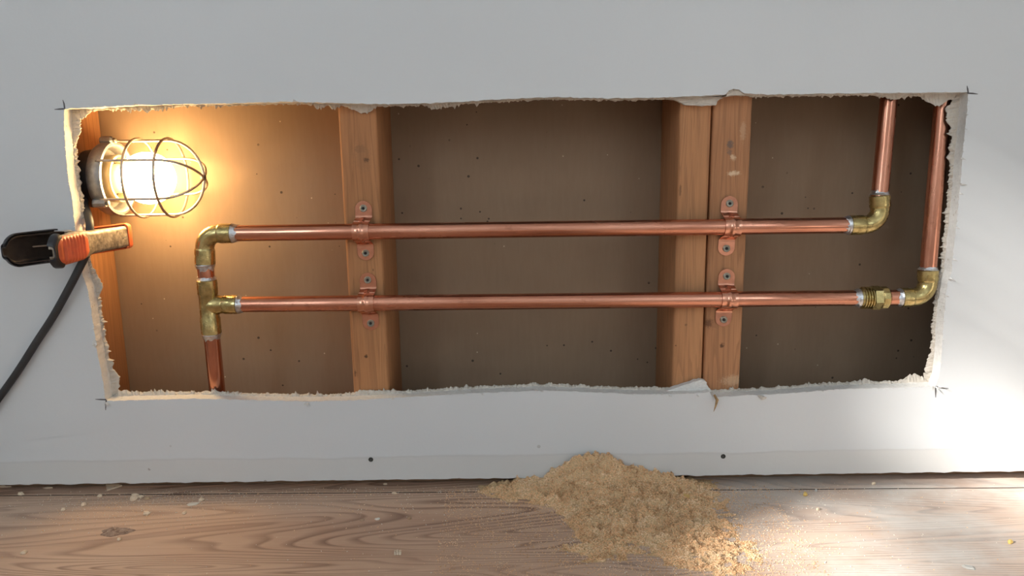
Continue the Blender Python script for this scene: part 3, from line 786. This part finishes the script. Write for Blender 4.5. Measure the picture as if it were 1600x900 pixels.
# bulb
cxb = hx(232); rbulb = 0.0265
prof = [(hf + .004, .0125)]
n0 = hf + .010
for i in range(6):
    u = i / 5; prof.append((n0 + (cxb - .016 - n0) * u, .0130 + (.0222 - .0130) * smooth01(u)))
for i in range(16):
    th = math.radians(127 - 127 * i / 15); prof.append((cxb + rbulb * math.cos(th), max(.0002, rbulb * math.sin(th))))
area = 4 * math.pi * rbulb ** 2
m = MB(); m.lathe(A, AX, prof, 36); m.build('bulb', emis('lit_bulb', (1.0, 0.66, 0.29), BULB_POWER), lamp)
# lugs
for deg in (90, 210, 330):
    a = math.radians(deg + 6); dirv = Vector((0, math.cos(a), math.sin(a))); c = A + AX * (hf - .004) + dirv * .0385
    m = MB(); m.lathe(c - AX * .008, AX, [(0, .0040), (.001, .0046), (.011, .0046), (.0125, .0036)], 8); lg = m.build('lug', CASTM, lamp, sharp=25)
    m = MB(); m.lathe(c + AX * .0040, AX, [(0, .0026), (.003, .0026), (.0036, .0018)], 6); m.build('bolt', SCREW, lg, sharp=25)
# wire cage: six ribs, two hoops, a knot at the tip
RC = 0.0378; xr0 = hf - .004; xdome = hx(268); xtip = hx(319); wr = 0.00135
for k in range(6):
    a = math.radians(90 + 60 * k); d = Vector((0, math.cos(a), math.sin(a)))
    path = [A + AX * (xr0 + .001) + d * (RC - .0045), A + AX * (xr0 - .001) + d * (RC - .001), A + AX * (xr0 + .002) + d * (RC + .0005)]
    for i in range(1, 8): path.append(A + AX * (xr0 + .002 + (xdome - xr0 - .002) * i / 7) + d * RC)
    for i in range(1, 13):
        th = math.radians(90 * i / 12); path.append(A + AX * (xdome + (xtip - xdome) * math.sin(th)) + d * max(.0006, RC * math.cos(th)))
    m = MB(); m.tube(path, wr, 8); m.build('cage_rib', WIREM, lamp)
for px in (221, 268):
    m = MB(); m.tube([A + AX * hx(px) + Vector((0, math.cos(t), math.sin(t))) * (RC + .0022) for t in np.linspace(0, 2 * math.pi, 48, endpoint=False)], wr, 8, closed=True, ref=(1, 0, 0)); m.build('cage_hoop', WIREM, lamp)
m = MB(); m.lathe(A + AX * (xtip - .003), AX, [(0, .0022), (.002, .0034), (.004, .0030), (.005, .0012)], 10); m.build('cage_knot', simple('dark_wire_knot', (0.16, 0.12, 0.10), 0.5, 0.6), lamp)
# cord
cb = A + Vector((0.004, -0.020, -0.020))
cpts = [cb, P(131, 318, .026), P(137, 335, .016), P(140.5, 352, .006), P(139, 375, .002), P(134, 398, -.002), P(124.5, 418, -.0065), P(108, 450, -.0075), P(84, 493, -.006), P(58, 533, -.0050), P(28, 580, -.0048), P(-2, 622, -.0050), P(-40, 672, -.010), P(-80, 715, -.03), Vector((-.585, -.075, .008)), Vector((-.66, -.14, .0039)), Vector((-.80, -.22, .0039)), Vector((-1.05, -.25, .0039)), Vector((-1.5, -.12, .0039))]
def catmull(pts, k=8):
    out = []; p = [pts[0]] + pts + [pts[-1]]
    for i in range(1, len(p) - 2):
        a, b, c, d = p[i - 1], p[i], p[i + 1], p[i + 2]
        for j in range(k):
            t = j / k
            out.append(0.5 * ((2 * b) + (c - a) * t + (2 * a - 5 * b + 4 * c - d) * t * t + (3 * b - a - 3 * c + d) * t ** 3))
    out.append(pts[-1]); return out
m = MB(); m.tube(catmull([Vector(q) for q in cpts]), 0.0037, 12); co = m.build('power_cord', simple('black_rubber', (0.035, 0.034, 0.035), 0.55, 0, 0.2, 60), lamp); co['label'] = 'black cord running through the clamp and down out of frame'

# ------------------------------------------------------------------ spring clamp
STEEL = simple('dirty_grey_steel', (0.33, 0.28, 0.22), 0.55, 0.5, 0.55, 220, 0.4, 500, 0.0006)
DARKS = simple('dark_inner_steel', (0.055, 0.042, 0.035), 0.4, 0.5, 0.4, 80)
VINYLB = simple('black_dipped_vinyl', (0.022, 0.022, 0.025), 0.35)
ORANGE = simple('orange_vinyl', (0.70, 0.135, 0.045), 0.5, 0, 0.15, 90, 0.1, 200)
CZ = 0.2632
cl = thing('spring_clamp', (-.412, -.015, CZ - .013), 'metal spring clamp with ribbed orange pad gripping the cord at the sawn edge', 'clamp')
def polyl(pts, n=28):
    pts = [Vector((x, y, 0)) for x, y in pts]; c = catmull(pts, 8); return c
def channel(name, pts, wfun, side, flange, th, mat, tmax=1.0, tmin=0.0, zoff=0.0, grow=0.0, ffun=None, parent=None):
    """U-channel swept along a plan line; side = +1 flanges to the left of travel"""
    c = polyl(pts); Ls = [0]
    for a, b in zip(c, c[1:]): Ls.append(Ls[-1] + (b - a).length)
    tot = Ls[-1]; m = MB(); rows = 0; sec = None
    for i, p in enumerate(c):
        t = Ls[i] / tot
        if t < tmin - 1e-6 or t > tmax + 1e-6: continue
        tg = (c[min(i + 1, len(c) - 1)] - c[max(i - 1, 0)]).normalized(); n = Vector((-tg.y, tg.x, 0)) * side
        hw = wfun(t) / 2 + grow; fl = (ffun(t) if ffun else flange)
        rr = min(0.004, hw * .5, fl * .9)
        outl = []                      # outer outline: flange end, round corner, web, corner, flange end
        for (oz, sgn) in ((1, 1), (-1, -1)):
            pass
        def sec_pts(off):
            h = hw - off; q = []
            q.append((fl, h))
            for k in range(5):
                a = math.radians(90 * k / 4); q.append((off + rr - rr * math.sin(a) if False else off * 0 + (rr - off) * (1 - math.sin(a)) + off, (h - (rr - off)) + (rr - off) * math.cos(a)))
            return q + [(u, -z) for u, z in reversed(q)]
        so = sec_pts(-grow if grow else 0.0) if False else sec_pts(0.0)
        si = sec_pts(th)
        loop = so + list(reversed(si))
        z0 = CZ + zoff
        for u, z in loop: m.v.append((p.x + n.x * (u - grow), p.y + n.y * (u - grow), z0 + z))
        k = len(loop)
        if rows:
            b0 = (rows - 1) * k; b1 = rows * k
            for q in range(k): m.f.append((b0 + q, b0 + (q + 1) % k, b1 + (q + 1) % k, b1 + q)); m.m.append(0)
        rows += 1
    k = len(m.v) // rows; h = k // 2
    for base in (0, (rows - 1) * k):
        for q in range(h - 1): m.f.append((base + q, base + q + 1, base + k - 2 - q, base + k - 1 - q)); m.m.append(0)
    return m.build(name, mat, parent or cl, sharp=40)
# plan lines from handle end to jaw tip
RA = [(-.3980, -.0760), (-.3985, -.048), (-.3995, -.022), (-.3995, -.002), (-.3960, .018), (-.3915, .040), (-.3925, .0485)]
LA = [(-.4520, -.0630), (-.4450, -.046), (-.4370, -.026), (-.4255, -.010), (-.4155, .002), (-.4075, .020), (-.4000, .040), (-.3970, .0485)]
def wf_r(t):
    e = min(1.0, t / 0.10); base = 0.0265 - 0.0045 * smooth01((t - .42) / .12) - 0.001 * smooth01((t - .6) / .4)
    return base * math.sqrt(max(0.12, 1 - (1 - e) ** 2))
def wf_l(t):
    e = min(1.0, t / 0.10); base = 0.0262 - 0.0050 * smooth01((t - .40) / .15)
    return base * math.sqrt(max(0.12, 1 - (1 - e) ** 2))
ff = lambda t: 0.0045 + 0.006 * smooth01((t - .12) / .30) - 0.007 * smooth01((t - .62) / .25)
ra = channel('front_arm', RA, wf_r, +1, 0.009, 0.0014, STEEL, ffun=ff)
la = channel('rear_arm', LA, wf_l, -1, 0.009, 0.0014, DARKS, ffun=lambda t: 0.006 + 0.006 * smooth01((t - .12) / .25) - 0.010 * smooth01((t - .56) / .2))
channel('grip', LA, lambda t: wf_l(t) + .0022, -1, .0055, 0.0012, VINYLB, tmax=0.40, grow=0.0012, ffun=lambda t: 0.006 + 0.004 * smooth01((t - .12) / .25), parent=la)
channel('grip', RA, lambda t: wf_r(t) + .0022, +1, .0055, 0.0012, VINYLB, tmax=0.10, grow=0.0013, ffun=lambda t: .007, parent=ra)
# ribbed orange pad on the outer face of the front handle
def pad():
    c = polyl(RA); Ls = [0]
    for a, b in zip(c, c[1:]): Ls.append(Ls[-1] + (b - a).length)
    tot = Ls[-1]
    def at(s):
        for i in range(len(c) - 1):
            if Ls[i + 1] >= s: break
        u = (s - Ls[i]) / max(1e-9, Ls[i + 1] - Ls[i]); p = c[i].lerp(c[i + 1], u); tg = (c[i + 1] - c[i]).normalized(); return p, Vector((tg.y, -tg.x, 0))
    m = MB(); s0, s1 = .0035, .0560; sm = (s0 + s1) / 2; hl = (s1 - s0) / 2; ns, nz = 90, 14; rows = []
    for i in range(ns + 1):
        s = s0 + (s1 - s0) * i / ns; p, n = at(s)
        e = abs(s - sm) / hl; hw = 0.0128 * (1 - max(0, (e - .45) / .55) ** 3.0) ** .5 if e < 1 else 0.0002
        hw = max(hw, 0.0008)
        row = []
        for k in range(nz + 1):
            z = -1 + 2 * k / nz
            edge = min(1 - abs(z), (1 - e) * 2.4); hgt = 0.0004 + 0.0022 * math.sqrt(max(0, min(1, edge / .35)))
            if abs(z) < .72 and 0.010 < s < .0475:
                hgt += 0.0020 * (0.5 + 0.5 * math.cos(2 * math.pi * (s - .010) / 0.00536)) ** 0.7 - 0.0016
            row.append(p + n * hgt + Vector((0, 0, CZ + z * hw)))
        rows.append(row)
    k = nz + 1; vs = [q for r in rows for q in r]; fs = []
    for i in range(ns):
        for j in range(nz): fs.append((i * k + j, i * k + j + 1, (i + 1) * k + j + 1, (i + 1) * k + j))
    nb = len(vs); back = []
    for i in range(ns + 1):
        s = s0 + (s1 - s0) * i / ns; p, n = at(s)
        for j in range(k): q = rows[i][j]; back.append(Vector((p.x - n.x * .0002, p.y - n.y * .0002, q.z)))
    vs += back
    for i in range(ns):
        for j in (0, nz): fs.append((i * k + j, (i + 1) * k + j, nb + (i + 1) * k + j, nb + i * k + j))
    for i in (0, ns):
        for j in range(nz): fs.append((i * k + j, i * k + j + 1, nb + i * k + j + 1, nb + i * k + j))
    m.add(vs, fs); o = m.build('thumb_pad', ORANGE, ra, sharp=60); o['label'] = 'orange pad with vertical ribs'
pad()
channel('jaw_tip', RA, lambda t: wf_r(t) + .0024, +1, .004, 0.0012, ORANGE, tmin=0.93, grow=0.0012, ffun=lambda t: .0045, parent=ra)
channel('jaw_tip', LA, lambda t: wf_l(t) + .0030, -1, .004, 0.0012, ORANGE, tmin=0.62, grow=0.0012, ffun=lambda t: .0030, parent=la)
# pivot rivet and torsion spring
pv = Vector((-.4195, -.0170, CZ))
m = MB(); m.tube([pv + Vector((0, 0, -.0125)), pv + Vector((0, 0, .0125))], .0022, 12); m.lathe(pv + Vector((0, 0, .0118)), (0, 0, 1), [(0, .0044), (.0008, .0046), (.0018, .0030), (.002, .0004)], 16); m.lathe(pv - Vector((0, 0, .0118)), (0, 0, -1), [(0, .0044), (.0008, .0046), (.0018, .0030), (.002, .0004)], 16)
m.build('pivot_rivet', simple('rivet_steel', (0.62, 0.58, 0.52), 0.3, 0.9), cl)
sp = [pv + Vector((-.030, -.026, .001)), pv + Vector((-.012, -.014, .001))]
for i in range(60):
    a = math.radians(200 + 360 * 4 * i / 59); sp.append(pv + Vector((math.cos(a) * .0052, math.sin(a) * .0052, -.006 + .012 * i / 59)))
sp += [pv + Vector((.011, -.014, .006)), pv + Vector((.0135, -.030, .006))]
m = MB(); m.tube(sp, .0009, 6); m.build('spring', simple('spring_wire', (0.45, 0.40, 0.34), 0.35, 0.9), cl)
# little wire hook on the jaw
q = P(198, 371, .030); m = MB(); m.tube([q + Vector((-.002, -.0035, -.0008)), q + Vector((-.0005, -.005, .0003)), q + Vector((.002, -.0035, .0012))], .0005, 6); m.build('tip_pin', SCREW, ra)

# ------------------------------------------------------------------ sawdust heap
def hgt(x, y):
    pk = 0.0215 * math.exp(-(abs((x - .090) / (.032 if x > .09 else .040))) ** 1.35 - (abs((y + .011) / .024)) ** 1.4)
    pk += 0.0085 * math.exp(-((x - .060) / .065) ** 2 - ((y + .008) / .016) ** 2)
    rg = 0.0075 * math.exp(-(abs(y + .000) / .0105) ** 4) * smooth01((x + .050) / .07) * smooth01((.21 - x) / .08)
    lb = 0.0085 * smooth01((x - .030 - .25 * max(0, -y - .03)) / .035) * smooth01((.235 - x) / .12) * smooth01((y + .150 - .12 * abs(x - .09)) / .10)
    lb += 0.0034 * math.exp(-((x - .165) / .042) ** 2 - ((y + .125) / .040) ** 2) + 0.0030 * math.exp(-((x - .072) / .026) ** 2 - ((y + .118) / .025) ** 2)
    return pk + rg + lb
def surf(x, y):
    h = hgt(x, y); n = fbm((x * 55, y * 80, 0), 3); n2 = fbm((x * 170, y * 220, 3), 3)
    rd = 0.5 - abs(noise.noise(Vector((x * 75, y * 130, 5)))) * 2
    k = smooth01(h / .006)
    return h - 0.0018 + n * (0.0012 + .0032 * k) + n2 * (0.0005 + 0.0036 * k) + rd * .0055 * k
nx, ny = 240, 150; X0, X1, Y0_, Y1_ = -0.07, 0.26, -0.20, 0.0146
gx = np.linspace(X0, X1, nx); gy = np.linspace(Y0_, Y1_, ny)
H = np.array([[surf(x, y) for x in gx] for y in gy])
for j, y in enumerate(gy):
    if y > -0.0005: H[j] = np.minimum(H[j], GAP - .002)
m = MB(); idx = -np.ones((ny, nx), int)
for j in range(ny):
    for i in range(nx):
        if H[max(0, j - 1):j + 2, max(0, i - 1):i + 2].max() > 0:
            idx[j, i] = len(m.v); m.v.append((gx[i], gy[j], max(H[j, i], -0.0003) + 0.0003 if H[j, i] > 0 else 0.0002))
for j in range(ny - 1):
    for i in range(nx - 1):
        q = (idx[j, i], idx[j, i + 1], idx[j + 1, i + 1], idx[j + 1, i])
        if min(q) >= 0: m.f.append(tuple(int(z) for z in q)); m.m.append(0)
heap = m.build('sawdust_heap', SHAV, None, recalc=False); tag(heap, 'heap of coarse tan sawdust spilled on the floor against the wall', 'sawdust', kind='stuff')
# grains: small irregular bits over the heap and scattered round it
def grains(name, pts, sizes, mats, parent=None, pick=None):
    n = len(pts); base = np.array([(1, 0, 0), (-.9, .1, 0), (0, .62, .05), (.05, -.6, 0), (0, 0, .55), (0, 0, -.5)])
    F = np.array([(0, 2, 4), (2, 1, 4), (1, 3, 4), (3, 0, 4), (2, 0, 5), (1, 2, 5), (3, 1, 5), (0, 3, 5)])
    a = np.random.rand(n) * 2 * np.pi; t = (np.random.rand(n) - .5) * 1.6
    ca, sa, ct, st = np.cos(a), np.sin(a), np.cos(t), np.sin(t)
    V = base[None] * sizes[:, None, None] * (1 + .35 * (np.random.rand(n, 6, 3) - .5))
    x = V[..., 0] * ct[:, None] + V[..., 2] * st[:, None]; z = -V[..., 0] * st[:, None] + V[..., 2] * ct[:, None]; y = V[..., 1]
    X = x * ca[:, None] - y * sa[:, None]; Y = x * sa[:, None] + y * ca[:, None]
    V = np.stack([X, Y, z], -1) + np.array(pts)[:, None, :]
    V = V.reshape(-1, 3); FF = (F[None] + 6 * np.arange(n)[:, None, None]).reshape(-1, 3)
    me = bpy.data.meshes.new(name); o0 = ORI[parent] if parent is not None else Vector((0, 0, 0))
    me.from_pydata((V - np.array(o0)).tolist(), [], FF.tolist())
    for mt in mats: me.materials.append(mt)
    if len(mats) > 1: me.polygons.foreach_set('material_index', np.repeat(np.array(pick) if pick is not None else np.random.randint(0, len(mats), n), 8).astype(np.int32))
    me.update(); o = bpy.data.objects.new(name, me); C.objects.link(o)
    if parent is not None: o.parent = parent
    ORI[o] = o0; return o
G1 = simple('grain_tan', (0.80, 0.50, 0.27), 0.85, 0, .1, 80); G2 = simple('grain_pale', (0.86, 0.63, 0.40), 0.85, 0, .1, 80); G3 = simple('grain_brown', (0.52, 0.29, 0.14), 0.85, 0, .1, 80)
G4 = simple('grain_chalk', (0.74, 0.68, 0.58), 0.9, 0, .1, 80)
pts = []; sz = []
while len(pts) < 36000:
    x = random.uniform(-.07, .26); y = random.uniform(-.20, -0.0006); h = surf(x, y)
    if h > 0:
        pts.append((x, y, h + random.uniform(-.0003, .0009))); sz.append(random.uniform(.0006, .0014))
    elif random.random() < 0.30 * math.exp(h / 0.0013):
        s = random.uniform(.0004, .0009); pts.append((x, y, s * .35)); sz.append(s)
pick = []
for q in pts:
    t = fbm((q[0] * 45, q[1] * 70, 2.0), 4) * 1.6 + random.gauss(0, .45)
    pick.append(2 if t > .75 else (1 if t < -.35 else 0))
o = grains('sawdust_grain', pts, np.array(sz), [G1, G2, G3], heap, pick); tag(o, kind='stuff')
# thin scatter of crumbs all over the floor near the wall
pts = []; sz = []
def sprinkle(n, cx, cy_, sx, sy, s0, s1):
    for _ in range(n):
        x = random.gauss(cx, sx); y = random.gauss(cy_, sy)
        if -0.9 < x < .9 and -.25 < y < DW - .002:
            s = random.uniform(s0, s1); pts.append((x, y, s * .35)); sz.append(s)
sprinkle(2600, .17, -.09, .07, .05, .0004, .0010); sprinkle(700, -.34, -.012, .07, .010, .0003, .0008); sprinkle(500, -.40, -.04, .06, .02, .0003, .0009)
sprinkle(700, .24, -.02, .08, .015, .0003, .0008); sprinkle(350, -.1, -.03, .15, .02, .0004, .0010); sprinkle(500, 0, -.10, .35, .06, .0003, .0010); sprinkle(250, -.12, -.002, .12, .006, .0004, .0009)
o = grains('floor_crumb', pts, np.array(sz), [G1, G2, G4, G4]); tag(o, 'fine crumbs and dust scattered over the plywood along the wall', 'crumbs', kind='stuff')

# ------------------------------------------------------------------ larger chips, one by one
CHALK = mat_gypsum('plaster_chip', (0.86, 0.69, 0.50)); YEL = simple('yellow_chip', (0.66, 0.46, 0.14), 0.8)
GREYC = simple('grey_flake', (0.50, 0.48, 0.44), 0.8)  # plain grey of the small flakes
def chip(px, py, sx, sy, sz_, rot, mat, label, name='plaster_chip', cat='chip', corners=6):
    c = PF(px, py, 0); m = MB(); n = corners; vs = []
    rnd = random.Random(int(px * 7 + py))
    ang = [2 * math.pi * (k + rnd.uniform(-.25, .25)) / n for k in range(n)]
    for z, sc_ in ((0.00005, .85), (sz_ * .5, 1.0), (sz_, .62)):
        for k in range(n):
            r = rnd.uniform(.75, 1.1) * sc_; x = math.cos(ang[k]) * r * sx; y = math.sin(ang[k]) * r * sy
            vs.append((c.x + x * math.cos(rot) - y * math.sin(rot), c.y + x * math.sin(rot) + y * math.cos(rot), z * rnd.uniform(.85, 1.1)))
    fs = [tuple(reversed(range(n))), tuple(2 * n + k for k in range(n))]
    for l in range(2):
        for k in range(n): fs.append((l * n + k, l * n + (k + 1) % n, (l + 1) * n + (k + 1) % n, (l + 1) * n + k))
    m.add(vs, fs); o = m.build(name, mat, None, smooth=False); tag(o, label, cat, 'loose chips on the floor'); return o
m = MB(); tri = [PF(165, 757, .0), PF(167, 768, .0), PF(191, 760, .0)]
vs = [p + Vector((0, 0, .0002)) for p in tri] + [tri[0] + Vector((0, .001, .0035)), tri[1] + Vector((0, 0, .0018)), tri[2] + Vector((0, 0, .0016))]
m.add(vs, [(0, 1, 2), (3, 4, 5), (0, 1, 4, 3), (1, 2, 5, 4), (2, 0, 3, 5)])
tag(m.build('plaster_chip', CHALK, None, smooth=False), 'flat triangular white chip lying by the wall gap at far left', 'chip', 'loose chips on the floor')
chip(209, 781, .0042, .0036, .0042, .3, CHALK, 'largest rounded plaster crumb of the cluster just before the seam at left')
chip(219, 777.5, .0040, .0022, .0026, .1, CHALK, 'flattish crumb touching the right of the left cluster')
chip(230, 780, .0040, .0020, .0022, -.3, simple('tan_chip', (.55, .38, .23), .85), 'tan sliver at the right end of the left crumb cluster')
chip(211, 774, .0045, .0016, .0020, .0, CHALK, 'thin pale sliver at the back of the left crumb cluster')
chip(156, 776, .0030, .0022, .0024, .5, CHALK, 'small crumb sitting right in front of the triangular chip')
chip(131, 790, .0030, .0026, .0034, .4, CHALK, 'lone angular crumb left of the crumb cluster')
chip(99, 798, .0024, .0020, .0026, 1.0, CHALK, 'small lone crumb between cluster and left frame edge, behind the knot')
chip(229, 804, .0038, .0028, .0036, .2, CHALK, 'squarish plaster crumb above right of the dark floor knot')
chip(38, 865, .0032, .0022, .0028, .6, CHALK, 'white crumb alone in the lower left corner of the floor')
chip(315, 782, .0030, .0026, .0026, .2, CHALK, 'crumb on a dusty patch right of the left cluster')
chip(288, 803, .0024, .0022, .0024, 1.2, CHALK, 'small crumb in front of the dusty patch at left')
chip(302, 788, .0065, .0042, .0010, .3, G4, 'thin round smear of plaster dust beside a crumb at left', 'dust_flake')
chip(33, 773, .0040, .0022, .0026, .0, CHALK, 'crumb lying on the floor seam near the left frame edge')
chip(9, 761, .0085, .0018, .0024, .05, CHALK, 'long pale strip by the gap at the left frame edge', corners=7)
chip(76, 763, .0060, .0012, .0016, .1, CHALK, 'thin sliver of plaster between the left strip and the triangular chip')
chip(186, 844, .0022, .0018, .0022, .4, CHALK, 'pale crumb resting in the dark floor knot')
m = MB(); c = PF(622, 866, 0)
for dx, hh, wd in ((-.0024, .0034, .0008), (-.0004, .0040, .0008), (.0018, .0034, .0011)):
    m.box((c.x + dx - wd, c.y - .0018, 0.0001), (c.x + dx + wd, c.y + .0014, hh))
tag(m.build('plaster_chip', mat_gypsum('white_chip', (.80, .66, .50)), None, smooth=False, bevel=.0003), 'ridged white chip standing alone in the foreground below the single stud', 'chip', 'loose chips on the floor')
chip(590, 812, .0032, .0016, .0018, .2, G4, 'pale oval flake on the floor below the left floor screw')
chip(640, 811, .0024, .0016, .0022, .6, simple('brown_crumb', (.42, .27, .16), .85), 'brown crumb right of the pale oval flake')
chip(566, 814, .0026, .0015, .0020, .5, simple('brown_crumb_dull', (.45, .30, .2), .85), 'brown crumb left of the pale oval flake')
chip(616, 771.5, .0034, .0014, .0016, -.2, CHALK, 'pale chip bridging the floor seam left of the sawdust')
chip(617, 748.5, .0018, .0012, .0060, .1, CHALK, 'upright sliver standing in the gap under the board')
chip(602, 757, .0026, .0010, .0016, .2, CHALK, 'pale chip on the floor strip left of the upright sliver')
chip(1258, 774.5, .0026, .0022, .0036, .2, YEL, 'yellow crumb in front of the seam right of the heap', 'wood_chip')
chip(1275, 768, .0018, .0016, .0024, .2, GREYC, 'grey crumb just behind the yellow one')
chip(1578, 849, .0026, .0020, .0034, .2, YEL, 'yellow-brown crumb near the right frame edge', 'wood_chip')
chip(1513, 887, .0062, .0040, .0014, -.5, GREYC, 'curled grey flake in the lower right corner', 'paper_flake', corners=8)
chip(1278, 797, .0022, .0016, .0024, .4, CHALK, 'whitish crumb at the edge of the sunlit floor')
chip(1365, 757, .0032, .0014, .0026, .3, CHALK, 'dusty crumb in the gap beyond the heap')
chip(1072, 783, .0050, .0030, .0070, .2, simple('straw_chip', (.66, .44, .17), .85), 'straw-coloured lump half buried in the sawdust', 'wood_chip')
# knot in the plywood
m = MB(); c = PF(182, 831, 0)
vs = [(c.x, c.y, .00035)]; n = 24
for k in range(n):
    a = 2 * math.pi * k / n; r = 1 + .12 * math.sin(3 * a + 1) + .08 * math.sin(7 * a)
    vs.append((c.x + math.cos(a) * .0150 * r, c.y + math.sin(a) * .0085 * r, .00015))
m.add(vs, [(0, 1 + k, 1 + (k + 1) % n) for k in range(n)])
kk = NT('knot_wood'); kk.setb(Roughness=.8); v = kk.coord(); kk.col(kk.ramp(kk.noise(v, 170, 5, .7), [(.35, (.16, .10, .075)), (.55, (.34, .25, .20)), (.75, (.50, .40, .33))])); kk.bump(kk.noise(v, 300, 4), .6, .001)
m.build('wood_knot', kk.mat, floor, smooth=False, recalc=False)
